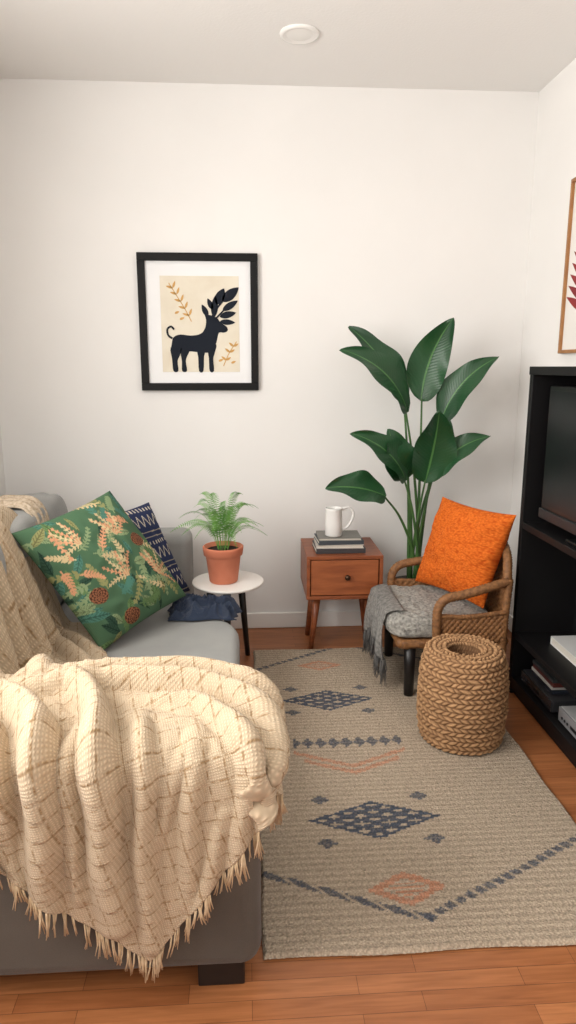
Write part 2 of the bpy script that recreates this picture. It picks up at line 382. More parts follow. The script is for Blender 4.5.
# ------------------------------------------------------------------ throw blanket (cloth draped on the sofa)
def sstep(a,b,x):
    t=max(0,min(1,(x-a)/(b-a))); return t*t*(3-2*t)
A0=Vector((-.20,.765)); D1=Vector((.60,.80)); D2=Vector((-.80,.60))
def drape():
    cols=[]
    def coll(nm,*b):
        o=box(nm,*b,None,None,bev=0); 
        m=o.modifiers.new('bv','BEVEL'); m.width=.035; m.segments=3
        o.modifiers.new('c','COLLISION'); o.collision.thickness_outer=.012; o.collision.cloth_friction=10; o.collision.damping=.5
        cols.append(o)
    coll('c1',-1.12,.024,1.213,1.535,.0,.565)
    coll('c4',-2,2,-.5,4,-.1,.005)
    A,d1,d2=A0,D1,D2; L2=1.80
    ts=[-.05,.35,.48,.60,.72,.9,1.0,1.18,1.36,1.46,1.55,1.85]; ss=[.86,.86,.82,.77,.76,.82,.93,1.03,1.13,1.02,.74,.70]
    n1,n2=84,150
    V=[];uv=[];keep=[];pin=[]
    for j in range(n2+1):
        t=L2*j/n2; L1=float(np.interp(t,ts,ss))
        for i in range(n1+1):
            s=L1*i/n1; p=A+d1*s+d2*t
            x,y=p
            yy=max(1.2,y)
            harm=.578 if yy<1.53 else .578-.235*sstep(1.53,1.68,yy)
            hb=.343+(.812-.343)*(1-sstep(-.84,-.66,x))
            z=max(harm,hb); z+=.004
            V.append((x,y,z)); uv.append((x,y)); keep.append(x>-1.10)
            w=sstep(1.225,1.27,y)*(1-sstep(-.03,.005,x)); pin.append(w)
    F=[]
    for j in range(n2):
        for i in range(n1):
            q=(j*(n1+1)+i,j*(n1+1)+i+1,(j+1)*(n1+1)+i+1,(j+1)*(n1+1)+i)
            if all(keep[k] for k in q): F.append(q)
    o=from_pydata('tmpcloth',V,F,None); grid_uv(o,uv)
    vg=o.vertex_groups.new(name='pin')
    for k,w in enumerate(pin):
        if w>0: vg.add([k],w,'REPLACE')
    at=o.data.attributes.new('hem','FLOAT','POINT'); a2=o.data.attributes.new('flat','FLOAT_VECTOR','POINT')
    for k,p in enumerate(V): a2.data[k].vector=p
    for j in range(n2+1):
        for i in range(n1+1):
            if j==0 or i==0: at.data[j*(n1+1)+i].value=1.0
    bm=bmesh.new(); bm.from_mesh(o.data); bmesh.ops.delete(bm,geom=[v for v in bm.verts if not v.link_faces],context='VERTS'); bm.to_mesh(o.data); bm.free()
    c=o.modifiers.new('cloth','CLOTH'); s=c.settings
    s.quality=6; s.mass=.30; s.air_damping=1.5; s.tension_stiffness=20; s.compression_stiffness=20; s.shear_stiffness=6; s.bending_stiffness=.3
    s.tension_damping=8; s.compression_damping=8; s.shear_damping=8
    s.vertex_group_mass='pin'; s.pin_stiffness=1.0
    c.collision_settings.collision_quality=3; c.collision_settings.distance_min=.008
    c.collision_settings.use_self_collision=False
    c.point_cache.frame_start=1; c.point_cache.frame_end=60
    for f in range(1,50): S.frame_set(f)
    dg=bpy.context.evaluated_depsgraph_get(); me=bpy.data.meshes.new_from_object(o.evaluated_get(dg),preserve_all_data_layers=True,depsgraph=dg)
    S.frame_set(1)
    for q in cols+[o]: bpy.data.objects.remove(q,do_unlink=True)
    t_=bpy.data.objects.new('t',me); COL.objects.link(t_); m=t_.modifiers.new('s','SUBSURF'); m.levels=2
    dg=bpy.context.evaluated_depsgraph_get(); me2=bpy.data.meshes.new_from_object(t_.evaluated_get(dg),preserve_all_data_layers=True,depsgraph=dg)
    bpy.data.objects.remove(t_,do_unlink=True)
    n=len(me2.vertices)
    co=np.empty(n*3); me2.vertices.foreach_get('co',co); co=co.reshape(-1,3)
    fl=np.empty(n*3); me2.attributes['flat'].data.foreach_get('vector',fl); fl=fl.reshape(-1,3)
    nr=np.empty(n*3); me2.vertices.foreach_get('normal',nr); nr=nr.reshape(-1,3)
    ed=np.empty(len(me2.edges)*2,dtype=np.int64); me2.edges.foreach_get('vertices',ed); ed=ed.reshape(-1,2)
    for _ in range(14):
        acc=nr.copy()
        for c_ in range(3):
            acc[:,c_]+=np.bincount(ed[:,0],weights=nr[ed[:,1],c_],minlength=n)+np.bincount(ed[:,1],weights=nr[ed[:,0],c_],minlength=n)
        nr=acc/np.linalg.norm(acc,axis=1,keepdims=True)
    if nr[:,2].mean()<0: nr=-nr
    X,Y=fl[:,0],fl[:,1]
    ridges=[
     ([(-.70,1.42),(-.52,1.38),(-.415,1.27),(-.39,1.12),(-.405,.90)],.062,.021),
     ([(-.46,1.50),(-.35,1.42),(-.305,1.27),(-.285,1.12),(-.27,.86)],.060,.020),
     ([(-.62,1.46),(-.47,1.44),(-.34,1.47),(-.20,1.46),(-.06,1.41),(.03,1.32),(.085,1.18)],.044,.016),
     ([(-.52,1.52),(-.30,1.53),(-.10,1.51),(.02,1.45),(.10,1.37)],.040,.014),
     ([(-.24,1.38),(-.12,1.35),(-.03,1.26),(.035,1.12),(.05,.98)],.032,.014),
     ([(-.95,1.36),(-.74,1.32),(-.58,1.22),(-.52,1.07),(-.53,.92)],.058,.022),
     ([(-.56,1.34),(-.49,1.26),(-.465,1.15),(-.47,1.02)],.030,.012),
     ([(-.34,1.33),(-.345,1.2),(-.34,1.05),(-.33,.92)],.022,.010),
     ([(-.22,1.32),(-.20,1.18),(-.21,.98),(-.20,.80)],.028,.014),
     ([(-.10,1.26),(-.11,1.1),(-.12,.9)],.018,.012),
     ([(-.01,1.22),(0,1.1),(-.03,.95)],.018,.012),
     ([(-1.0,1.92),(-.78,1.90),(-.62,1.76),(-.52,1.60),(-.46,1.46)],.056,.021),
     ([(-1.0,2.03),(-.78,2.03),(-.66,1.96),(-.55,1.84),(-.44,1.70),(-.40,1.56)],.046,.018),
     ([(-1.0,1.78),(-.80,1.74),(-.66,1.60),(-.58,1.48)],.052,.020),
     ([(-1.0,1.68),(-.84,1.62),(-.72,1.50),(-.64,1.40)],.036,.015),
     ([(-.9,2.14),(-.76,2.15),(-.66,2.12),(-.56,2.00),(-.48,1.88)],.042,.017),
     ([(-.80,2.24),(-.68,2.26),(-.58,2.18),(-.48,2.05)],.036,.016),
     ([(-.72,2.38),(-.62,2.32),(-.50,2.18)],.028,.014),
     ([(-1.0,1.58),(-.84,1.50),(-.74,1.40)],.044,.019),
    ]
    rr=random.Random(4)
    for k in range(22):
        x=rr.uniform(-1.0,.05); y=rr.uniform(.85,1.5)
        if y<1.25: a=math.radians(rr.uniform(75,105)+ (x+.25)*-35)
        else: a=math.radians(rr.uniform(-50,0))
        l=rr.uniform(.08,.16)
        ridges.append(([(x-math.cos(a)*l,y-math.sin(a)*l),(x+rr.uniform(-.015,.015),y),(x+math.cos(a)*l,y+math.sin(a)*l)],rr.uniform(.007,.014),rr.uniform(.008,.012)))
    disp=np.zeros(n)
    wobx=np.array([noise.noise(Vector((x*6,y*6,1))) for x,y in zip(X,Y)])*.016; woby=np.array([noise.noise(Vector((x*6,y*6,5))) for x,y in zip(X,Y)])*.016
    XX,YY=X+wobx,Y+woby
    val=np.zeros(n)
    for pts,h,w in ridges:
        P=spath([(a,b,0) for a,b in pts],5); best=np.full(n,9.); tt=np.zeros(n)
        for k in range(len(P)-1):
            d=seg_d(XX,YY,P[k].x,P[k].y,P[k+1].x,P[k+1].y); mm=d<best; best[mm]=d[mm]; tt[mm]=k/(len(P)-2)
        env=np.sin(math.pi*np.clip(tt*.86+.07,0,1))**.6
        prof=np.clip(1-(best/(w*1.9))**2,0,1)**1.3
        disp=np.maximum(disp,h*env*prof)
        val=np.maximum(val,.18*h*env*np.exp(-((best-w*2.4)/(w*.8))**2))
    fine2=np.array([noise.noise(Vector((x*5,y*5,7))) for x,y in zip(X,Y)])
    disp=disp-val+.009*fine2+.013
    co=co+nr*disp[:,None]
    me2.vertices.foreach_set('co',co.ravel()); me2.update()
    return me2
me=drape()
hem=[(v.co.copy(),me.attributes['hem'].data[v.index].value) for v in me.vertices]
hem=[h for h in hem if h[1]>.95]
throw=empty('throw_blanket')
def throw_mat():
    N=NT('cream_knit'); N.b.inputs['Roughness'].default_value=.95; N.b.inputs['Specular IOR Level'].default_value=.1; N.b.inputs['Sheen Weight'].default_value=.1
    v=N.coords('UV',rot=(0,0,math.radians(-14))) 
    w1=N.n('ShaderNodeTexWave',Scale=66,Distortion=2.5); w1.bands_direction='X'; N.l(v,w1.inputs['Vector'])
    w2=N.n('ShaderNodeTexWave',Scale=66,Distortion=2.5); w2.bands_direction='Y'; N.l(v,w2.inputs['Vector'])
    mm=N.n('ShaderNodeMath',operation='MULTIPLY'); N.l(w1.outputs['Fac'],mm.inputs[0]); N.l(w2.outputs['Fac'],mm.inputs[1])
    sx=N.n('ShaderNodeTexWave',Scale=8.4,Distortion=.5); sx.bands_direction='X'; N.l(v,sx.inputs['Vector'])
    sy=N.n('ShaderNodeTexWave',Scale=8.4,Distortion=.5); sy.bands_direction='Y'; N.l(v,sy.inputs['Vector'])
    mx=N.n('ShaderNodeMath',operation='MAXIMUM'); N.l(sx.outputs['Fac'],mx.inputs[0]); N.l(sy.outputs['Fac'],mx.inputs[1])
    r=N.n('ShaderNodeValToRGB'); r.color_ramp.elements[0].position=.955; r.color_ramp.elements[1].position=1
    r.color_ramp.elements[0].color=L4((205,184,156)); r.color_ramp.elements[1].color=L4((160,132,98)); N.l(mx.outputs[0],r.inputs[0])
    nz=N.n('ShaderNodeTexNoise',Scale=110,Detail=3); N.l(v,nz.inputs['Vector'])
    br=N.n('ShaderNodeMapRange'); br.inputs['From Min'].default_value=.42; br.inputs['From Max'].default_value=.56; N.l(nz.outputs['Fac'],br.inputs[0])
    n3=N.n('ShaderNodeTexNoise',Scale=45,Detail=3); N.l(v,n3.inputs['Vector'])
    basec=mixc(N,n3.outputs['Fac'],L4((190,164,132)),L4((214,196,170)))
    col=mixc(N,br.outputs[0],basec,r.outputs[0])
    r2=N.n('ShaderNodeMapRange'); r2.inputs['To Min'].default_value=.76; r2.inputs['To Max'].default_value=1.08; N.l(mm.outputs[0],r2.inputs[0])
    N.l(mixc(N,1.0,col,r2.outputs[0],'MULTIPLY'),N.b.inputs['Base Color'])
    bp=N.n('ShaderNodeBump',Strength=.6,Distance=.0025); N.l(mm.outputs[0],bp.inputs['Height']); N.l(bp.outputs[0],N.b.inputs['Normal'])
    return N.m
TH=throw_mat()
ob=link('cloth',me,TH,throw)
m=ob.modifiers.new('sol','SOLIDIFY'); m.thickness=.005; m.offset=0
V=[];F=[]
cream=mat('cream_yarn',(204,180,148),(180,152,118),.95,nscale=60)
for co,h in hem:
    if random.random()<.70: continue
    ln0=random.uniform(.034,.054); dx0,dy0=random.uniform(-.010,.010),random.uniform(-.008,.002)
    for k in range(3):
        p0=co+Vector((random.uniform(-.002,.002),random.uniform(-.002,.002),0))
        ln=ln0+random.uniform(-.006,.006); dx=dx0+random.uniform(-.004,.004); dy=dy0
        pts=[p0,p0+Vector((dx*.3,dy*.3,-ln*.5)),p0+Vector((dx,dy,-ln))]
        for q in pts: q.z=max(q.z,.004)
        sweep(V,F,pts,[.0018,.0018,.0009],4)
from_pydata('fringe',V,F,cream,throw)

# knitted strip over the sofa back
def strip():
    pts=spath([(-.735,2.50,.56),(-.742,2.51,.66),(-.757,2.53,.745),(-.80,2.55,.797),(-.87,2.57,.803),(-.94,2.58,.797),(-.99,2.60,.74),(-1.0,2.62,.71),(-1.06,2.63,.709)],8)
    V=[];F=[];n=16
    for i,p in enumerate(pts):
        for k in range(n+1):
            w=(k/n-.5)
            V.append(p+Vector((.004*math.sin(k*2.1),w*.15,.010+.008*math.sin(w*18))))
    for i in range(len(pts)-1):
        for k in range(n):
            a=i*(n+1)+k; F.append((a,a+1,a+n+2,a+n+1))
    o=from_pydata('knitted_scarf',V,F,mat('scarf_yarn',(208,192,170),(176,156,132),.95,nscale=90,bump=1,bscale=120))
    s=o.modifiers.new('s','SOLIDIFY'); s.thickness=.008
strip()

# crumpled navy throw at the end of the seat
bm=bmesh.new(); bmesh.ops.create_grid(bm,x_segments=110,y_segments=110,size=.5)
for v in bm.verts:
    u,w=v.co.x*2,v.co.y*2
    r=max(abs(u),abs(w))
    rid=(1-min(1,abs(noise.noise(Vector((u*1.6,w*2.4,1.2))))*3))**1.5*.050+(1-min(1,abs(noise.noise(Vector((u*3.5,w*4,4))))*3))**1.5*.020
    z=.338+(.016+rid)*(1-r**5)
    v.co=Vector((-.175+u*.135+.04*noise.noise(Vector((w*2,u,0))),2.60+w*.070+.03*noise.noise(Vector((u*2,w,5))),z))
navy=bmobj('navy_throw',bm,fabric('navy_knit',(38,48,68),(60,72,94),160,.8))
navy.modifiers.new('s','SOLIDIFY').thickness=.004

# ------------------------------------------------------------------ side table + fern
TX,TY,TZ=-.080,2.825,.405
st=empty('round_side_table')
lathe('top',[(0,TZ-.016),(.140,TZ-.016),(.150,TZ-.012),(.153,TZ-.006),(.152,TZ-.001),(.149,TZ),(0,TZ)],mat('table_white',(236,232,226),None,.35),(TX,TY,0),96,st)
V=[];F=[]
for (fx,fy) in ((.0,2.965),(-.085,2.725),(-.195,2.93)):
    top=Vector((TX+(fx-TX)*.65,TY+(fy-TY)*.65,TZ-.016)); sweep(V,F,[top,Vector((fx,fy,0))],[.017,.011],14)
from_pydata('legs',V,F,DARK,st)
fern=empty('potted_fern')
PX_,PY_=-.098,2.815
lathe('terracotta_pot',[(0,.001),(.056,.001),(.060,.005),(.074,.115),(.077,.118),(.082,.120),(.086,.150),(.086,.154),(.082,.157),(.077,.156),(.073,.135),(0,.132)],TERRA,(PX_,PY_,TZ),64,fern)
lathe('soil',[(0,.142),(.074,.138)],SOIL,(PX_,PY_,TZ),32,fern)
def build_fern():
    """arching fern fronds: lance-shaped outline of narrow, clearly separated leaflets"""
    rs=random.Random(8); V=[];F=[]
    NF=38
    for k in range(NF):
        az=k*2.399+rs.uniform(-.25,.25); el=(k+.5)/NF; el=rs.uniform(max(0,el-.1),min(1,el+.1))
        ln=rs.uniform(.20,.27)
        reach=ln*(.28+.58*(1-el)); hgt=ln*(.62+.42*el)
        p0=Vector((PX_+.02*math.cos(az),PY_+.02*math.sin(az),TZ+.138))
        d=Vector((math.cos(az),math.sin(az),0))
        p1=p0+d*reach*.25+Vector((0,0,hgt*1.1)); p2=p0+d*reach+Vector((0,0,hgt*(.42+.50*el)))
        n=30; pts=[]
        for i in range(n+1):
            t=i/n; pts.append(p0*(1-t)**2+p1*2*t*(1-t)+p2*t*t)
        sweep(V,F,pts,[.0011*(1-.6*i/n) for i in range(n+1)],4)
        side=d.cross(Vector((0,0,1))); roll=rs.uniform(-.6,.6)
        for i in range(6,n+1):
            t=i/n; tn=(pts[min(i+1,n)]-pts[i-1]).normalized()
            w=.021*math.sin(math.pi*min(1,max(0,(t-.18)/.82*.74+.26)))**.8+.0015
            up=side.cross(tn).normalized(); sd=(side*math.cos(roll)+up*math.sin(roll)).normalized()
            for s in(-1,1):
                dirn=(sd*s+tn*.22+Vector((0,0,rs.uniform(-.10,.02)))).normalized()
                a=pts[i]; e=a+dirn*w; mid=a+dirn*w*.4; q=tn*.0017
                b=len(V); V.extend([a-q*.7,mid-q,e,mid+q,a+q*.7]); F.append((b,b+1,b+2,b+3,b+4))
    from_pydata('fronds',V,F,mat('fern_green',(72,128,50),(122,176,78),.6,nscale=26),fern,smooth=False)
build_fern()

# ------------------------------------------------------------------ nightstand
ns=empty('nightstand')
NW=mat_wood('walnut',(150,84,48),(122,64,36),(2,14,14),.4,3)
NW2=mat_wood('walnut_front',(164,94,54),(134,72,40),(2,10,14),.4,3)
x0,x1,y0,y1,z0,z1=.268,.613,2.925,3.265,.272,.475
boxes('case',[(x0,x1,y0,y1,z1-.016,z1),(x0,x1,y0,y1,z0,z0+.016),(x0,x0+.016,y0,y1,z0+.016,z1-.016),(x1-.016,x1,y0,y1,z0+.016,z1-.016),(x0+.016,x1-.016,y1-.01,y1,z0+.016,z1-.016)],NW,ns,.002)
box('drawer_front',x0+.020,x1-.020,y0+.004,y0+.022,z0+.020,z1-.020,NW2,ns,.003)
k=lathe('knob',[(0,0),(.006,0),(.006,.010),(.012,.016),(.013,.022),(.009,.027),(0,.028)],mat('brass_dark',(70,48,32),None,.35,metal=.6),(0,0,0),24,ns)
k.rotation_euler=(math.radians(90),0,0); k.location=((x0+x1)/2+.01,y0+.006,.378)
V=[];F=[]
for (sx,sy) in ((-1,-1),(1,-1),(1,1),(-1,1)):
    cx,cy=(x0+x1)/2,(y0+y1)/2
    sweep(V,F,[Vector((cx+sx*.115,cy+sy*.085,z0+.004)),Vector((cx+sx*.145,cy+sy*.095,0.0))],[.019,.011],16)
from_pydata('legs',V,F,NW,ns)
# books
bk=empty('book_stack')
PAPER=mat('paper',(214,208,196),(190,184,172),.9,nscale=300,stretch=(1,1,6))
bz=z1+.001
for i,(w,d,h,cc,r) in enumerate([(.225,.165,.022,(58,56,58),0.02),(.215,.16,.016,(196,190,182),-.03),(.205,.155,.018,(64,70,76),.05),(.195,.15,.012,(120,118,112),-.02)]):
    cx,cy=.425,3.05
    B=empty(f'book_{i+1}'); B.parent=bk; B.location=(cx,cy,bz); B.rotation_euler=(0,0,r)
    cm=mat(f'cover_{i}',cc,None,.55)
    boxes('cover',[(-w/2,w/2,-d/2,d/2,0,.002),(-w/2,w/2,-d/2,d/2,h-.002,h),(-w/2,w/2,-d/2,-d/2+.002,.002,h-.002)] if i%2==0 else [(-w/2,w/2,-d/2,d/2,0,.002),(-w/2,w/2,-d/2,d/2,h-.002,h),(-w/2,-w/2+.002,-d/2,d/2,.002,h-.002)],cm,B)
    box('pages',-w/2+.003,w/2-.004,-d/2+.003,d/2-.004,.002,h-.002,PAPER,B,bev=0)
    bz+=h+.0005
mg=empty('white_pitcher'); mx,my=.40,3.03
lathe('body',[(0,0),(.036,0),(.040,.004),(.0385,.06),(.037,.118),(.039,.128),(.0365,.128),(.0345,.118),(.036,.02),(0,.01)],WHITE,(mx,my,bz),48,mg)
V=[];F=[]
sweep(V,F,spath([(mx+.034,my,bz+.118),(mx+.062,my,bz+.130),(mx+.086,my,bz+.112),(mx+.088,my,bz+.085),(mx+.068,my,bz+.045),(mx+.036,my,bz+.022)],8),.006,10)
from_pydata('handle',V,F,WHITE,mg)

# ------------------------------------------------------------------ big leafy plant
pl=empty('bird_of_paradise_plant')
lathe('planter',[(0,0),(.085,0),(.092,.006),(.112,.27),(.114,.29),(.106,.29),(.100,.26),(0,.25)],mat('planter_grey',(70,66,62),(84,80,74),.8,nscale=10),(.80,3.10,0),48,pl)
lathe('soil',[(0,.262),(.101,.258)],SOIL,(.80,3.10,0),32,pl)
def leaf_mat():
    N=NT('leaf_green'); v=N.coords('UV'); sp=N.n('ShaderNodeSeparateXYZ'); N.l(v,sp.inputs[0])
    ab=N.n('ShaderNodeMath',operation='ABSOLUTE'); N.l(sp.outputs[1],ab.inputs[0])
    rib=N.n('ShaderNodeMapRange'); rib.inputs[1].default_value=.03; rib.inputs[2].default_value=.06; rib.inputs[3].default_value=1; rib.inputs[4].default_value=0; N.l(ab.outputs[0],rib.inputs[0])
    sub=N.n('ShaderNodeMath',operation='MULTIPLY_ADD'); N.l(ab.outputs[0],sub.inputs[0]); sub.inputs[1].default_value=-.18; N.l(sp.outputs[0],sub.inputs[2])
    sn=N.n('ShaderNodeMath',operation='MULTIPLY'); N.l(sub.outputs[0],sn.inputs[0]); sn.inputs[1].default_value=150
    sn2=N.n('ShaderNodeMath',operation='SINE'); N.l(sn.outputs[0],sn2.inputs[0])
    nz=N.n('ShaderNodeTexNoise',Scale=3); tc=N.coords('Object'); N.l(tc,nz.inputs['Vector'])
    c=mixc(N,nz.outputs['Fac'],L4((14,50,30)),L4((38,88,46)))
    N.l(mixc(N,rib.outputs[0],c,L4((76,122,66))),N.b.inputs['Base Color'])
    bp=N.n('ShaderNodeBump',Strength=.16,Distance=.0015); N.l(sn2.outputs[0],bp.inputs['Height']); N.l(bp.outputs[0],N.b.inputs['Normal'])
    N.b.inputs['Roughness'].default_value=.38; return N.m
LF=leaf_mat()
def leaf(V,F,UV,base,tip,width,nrm,sag=.0,fold=.25,wav=.01,side_bow=0,wpow=.75):
    base,tip,nrm=Vector(base),Vector(tip),Vector(nrm).normalized(); d=tip-base; L=d.length; dn=d.normalized()
    side=dn.cross(nrm).normalized(); nn=side.cross(dn).normalized()
    if nn.dot(nrm)<0: nn=-nn
    n,m=30,12; b=len(V)
    for i in range(n+1):
        t=i/n; c=base+d*t+nn*(sag*4*t*(1-t))+side*(side_bow*4*t*(1-t))
        w=width*.5*(math.sin(math.pi*(t**wpow))**.72 if 0<t<1 else 0)*(1-.12*t)+.0015
        for j in range(m+1):
            s=-1+2*j/m
            V.append(c+side*(w*s)*(1-.12*abs(s)*fold)+nn*(fold*w*abs(s)**1.3+wav*math.sin(t*13+s*2.5)*abs(s)**2))
            UV.append((t*L/.35,s))
    for i in range(n):
        for j in range(m):
            a=b+i*(m+1)+j; F.append((a,a+1,a+m+2,a+m+1))
V=[];F=[];UV=[]
leaves=[((.716,3.0,1.105),(.400,2.90,1.372),.185,(.35,-1,.75),.045,.03),
 ((.727,3.1,1.150),(.470,3.14,1.478),.165,(.5,-1,.3),.04,.0),
 ((.786,3.05,1.150),(.893,2.97,1.505),.185,(-.25,-1,.1),-.03,-.03),
 ((.88,3.05,1.055),(1.108,2.99,1.345),.15,(-.5,-1,.55),.04,-.03),
 ((.806,3.0,.79),(.838,2.93,1.115),.215,(.1,-1,.05),-.03,.02),
 ((.719,3.0,.80),(.450,2.90,1.025),.16,(.3,-1,.7),.04,.02),
 ((.735,3.03,.81),(.63,2.98,1.035),.19,(.3,-1,.3),.03,-.03),
 ((.851,3.05,.81),(1.092,2.99,1.0),.14,(-.3,-1,.9),.035,-.02),
 ((.62,2.95,.740),(.342,2.87,.795),.165,(.05,-1,.85),.02,.01),
 ((.87,3.1,.80),(.92,3.18,1.10),.15,(.3,-1,.0),.02,.02)]
for (b_,t_,w,nr,sag,bow) in leaves: leaf(V,F,UV,b_,t_,w,nr,sag,side_bow=bow)
lo=from_pydata('leaves',V,F,LF,pl); grid_uv(lo,UV)
V=[];F=[]
for i,(b_,t_,w,nr,sag,bow) in enumerate(leaves):
    a=i*2.4; p0=Vector((.80+.03*math.cos(a),3.10+.03*math.sin(a),.255)); p3=Vector(b_)+(Vector(t_)-Vector(b_))*.03
    pts=spath([p0,p0.lerp(p3,.35)+Vector(((.80-p3.x)*.10,0,.05)),p0.lerp(p3,.7)+Vector(((.80-p3.x)*.10,0,.04)),p3],8)
    sweep(V,F,pts,[.0085-.0045*k/(len(pts)-1) for k in range(len(pts))],8)
from_pydata('stems',V,F,mat('stem_green',(74,112,56),(56,92,46),.5,nscale=10),pl)

# ------------------------------------------------------------------ wicker armchair
ch=empty('wicker_armchair')
WK=mat('wicker',(150,104,62),(112,74,42),.65,nscale=70,bump=.5,bscale=120)
def wk_mod(s,th): return .0022*math.sin(s*math.pi/.006+math.pi*(math.floor(th/(2*math.pi)*8)%2))
def dense(pts,step=.003):
    P=spath(pts,40); out=[P[0]]
    for p in P:
        if (p-out[-1]).length>=step: out.append(p)
    return out
V=[];F=[]
for sgn,yy,xf in ((1,2.458,.735),(-1,2.92,.655)):
    sweep(V,F,dense([(xf,yy,.24),(xf-.005,yy,.34),(xf,yy,.395),(xf+.03,yy,.430),(xf+.10,yy,.446),(.90,yy,.464),(1.005,yy+.012*sgn,.49)]),.0175,16,wk_mod)
    sweep(V,F,dense([(1.0,yy+.01*sgn,.02),(1.0,yy+.01*sgn,.3),(1.01,yy+.01*sgn,.50)]),.015,16,wk_mod)
    sweep(V,F,dense([(xf,yy,.36),(.85,yy,.355),(1.0,yy,.37)]),.009,12,wk_mod)
sweep(V,F,dense([(1.005,2.475,.49),(1.02,2.53,.575),(1.03,2.62,.61),(1.035,2.70,.615),(1.03,2.79,.61),(1.02,2.86,.575),(1.005,2.91,.49)]),.017,16,wk_mod)
for a,b in (((.60,2.48,.24),(.60,2.90,.24)),((.60,2.48,.24),(1.01,2.48,.24)),((.60,2.90,.24),(1.01,2.90,.24)),((1.01,2.48,.24),(1.01,2.90,.24))):
    sweep(V,F,dense([a,b]),.018,16,wk_mod)
from_pydata('frame',V,F,WK,ch)
def woven_panel(name,fn,n,m):
    V=[];F=[]
    for i in range(n+1):
        for j in range(m+1):
            V.append(fn(i/n,j/m,i,j))
    for i in range(n):
        for j in range(m):
            a=i*(m+1)+j; F.append((a,a+1,a+m+2,a+m+1))
    o=from_pydata(name,V,F,WK,ch); s=o.modifiers.new('s','SOLIDIFY'); s.thickness=.006; return o
def backfn(u,v,i,j):
    y=2.48+.43*u; top=.49+.12*math.sin(math.pi*u)**.6; z=.25+(top-.25)*v
    x=1.012+.02*math.sin(math.pi*u)*v+.004*math.sin(u*math.pi*26)*math.sin(v*math.pi*30)
    return (x,y,z)
woven_panel('woven_back',backfn,156,150)
def seatfn(u,v,i,j): return (.60+.41*u,2.48+.42*v,.242+.003*math.sin(u*math.pi*24)*math.sin(v*math.pi*24))
woven_panel('woven_seat',seatfn,120,120)
def sidefn(yc,xf):
    return lambda u,v,i,j:(xf+(1-xf)*u,yc+.003*math.sin(u*math.pi*24)*math.sin(v*math.pi*8),.25+.107*v)
woven_panel('woven_side_near',sidefn(2.460,.735),120,40); woven_panel('woven_side_far',sidefn(2.918,.66),120,40)
V=[];F=[]
for (x,y) in ((.640,2.50),(.640,2.885),(.985,2.50),(.985,2.885)):
    sweep(V,F,[Vector((x,y,.245)),Vector((x,y,.0165 if x<.9 else .0 ))],[.024,.019],16)
from_pydata('legs',V,F,DARK,ch)
GK=fabric('grey_knit',(198,194,184),(122,120,116),110,1.0,nscale=85,grain=.3)
bm=bmesh.new(); bmesh.ops.create_cube(bm,size=2); bmesh.ops.subdivide_edges(bm,edges=bm.edges[:],cuts=70,use_grid_fill=True)
for v in bm.verts:
    x,y,z=v.co; p=5; k=(abs(x)**p+abs(y)**p+abs(z)**p)**(1/p); x,y,z=x/k,y/k,z/k
    w=.014*noise.noise(Vector((x*2.2,y*2.2,z)))+.006*noise.noise(Vector((x*8,y*8,z)))+.005*noise.noise(Vector((x*24,y*24,z*5)))
    v.co=Vector((.765+.215*x+w*.5,2.690+.218*y+w*.5,.300+.048*z+w*(1 if z>0 else 0)+.012*(1-x*x)*(1-y*y)*(z>0)))
bmobj('seat_pad',bm,GK,ch)
V=[];F=[];n=60;m=22
for i in range(n+1):
    u=i/n; y=2.53+.34*u
    for j in range(m+1):
        v=j/m
        if v<.35: x=.62-.075*(v/.35); z=.358-.018*(v/.35)**3
        else:
            q=(v-.35)/.65; x=.545-.010*q+.012*math.sin(u*26)*q-.01*math.sin(q*3); z=.340-(.160+.03*math.sin(u*7+1))*q
            if q<.1: x+=.004
        V.append((x,y+.012*math.sin(v*5+u*3),z))
for i in range(n):
    for j in range(m):
        a=i*(m+1)+j; F.append((a,a+1,a+m+2,a+m+1))
o=from_pydata('hanging_throw',V,F,fabric('grey_throw',(166,163,156),(104,102,100),110,1.0,nscale=75,grain=.3),ch); o.modifiers.new('s','SOLIDIFY').thickness=.004
ends=[Vector(V[i*(m+1)+m]) for i in range(n+1)]
V=[];F=[]
for e in ends:
    for k in range(3):
        a=e+Vector((random.uniform(-.004,.004),random.uniform(-.004,.004),.004)); l=random.uniform(.07,.12)
        sweep(V,F,[a,a+Vector((random.uniform(-.008,.008),random.uniform(-.012,.012),-l*.5)),a+Vector((random.uniform(-.014,.010),random.uniform(-.02,.02),-l))],[.0024,.0022,.001],4)
from_pydata('fringe',V,F,mat('grey_yarn',(108,105,102),(80,79,78),.95,nscale=60),ch)

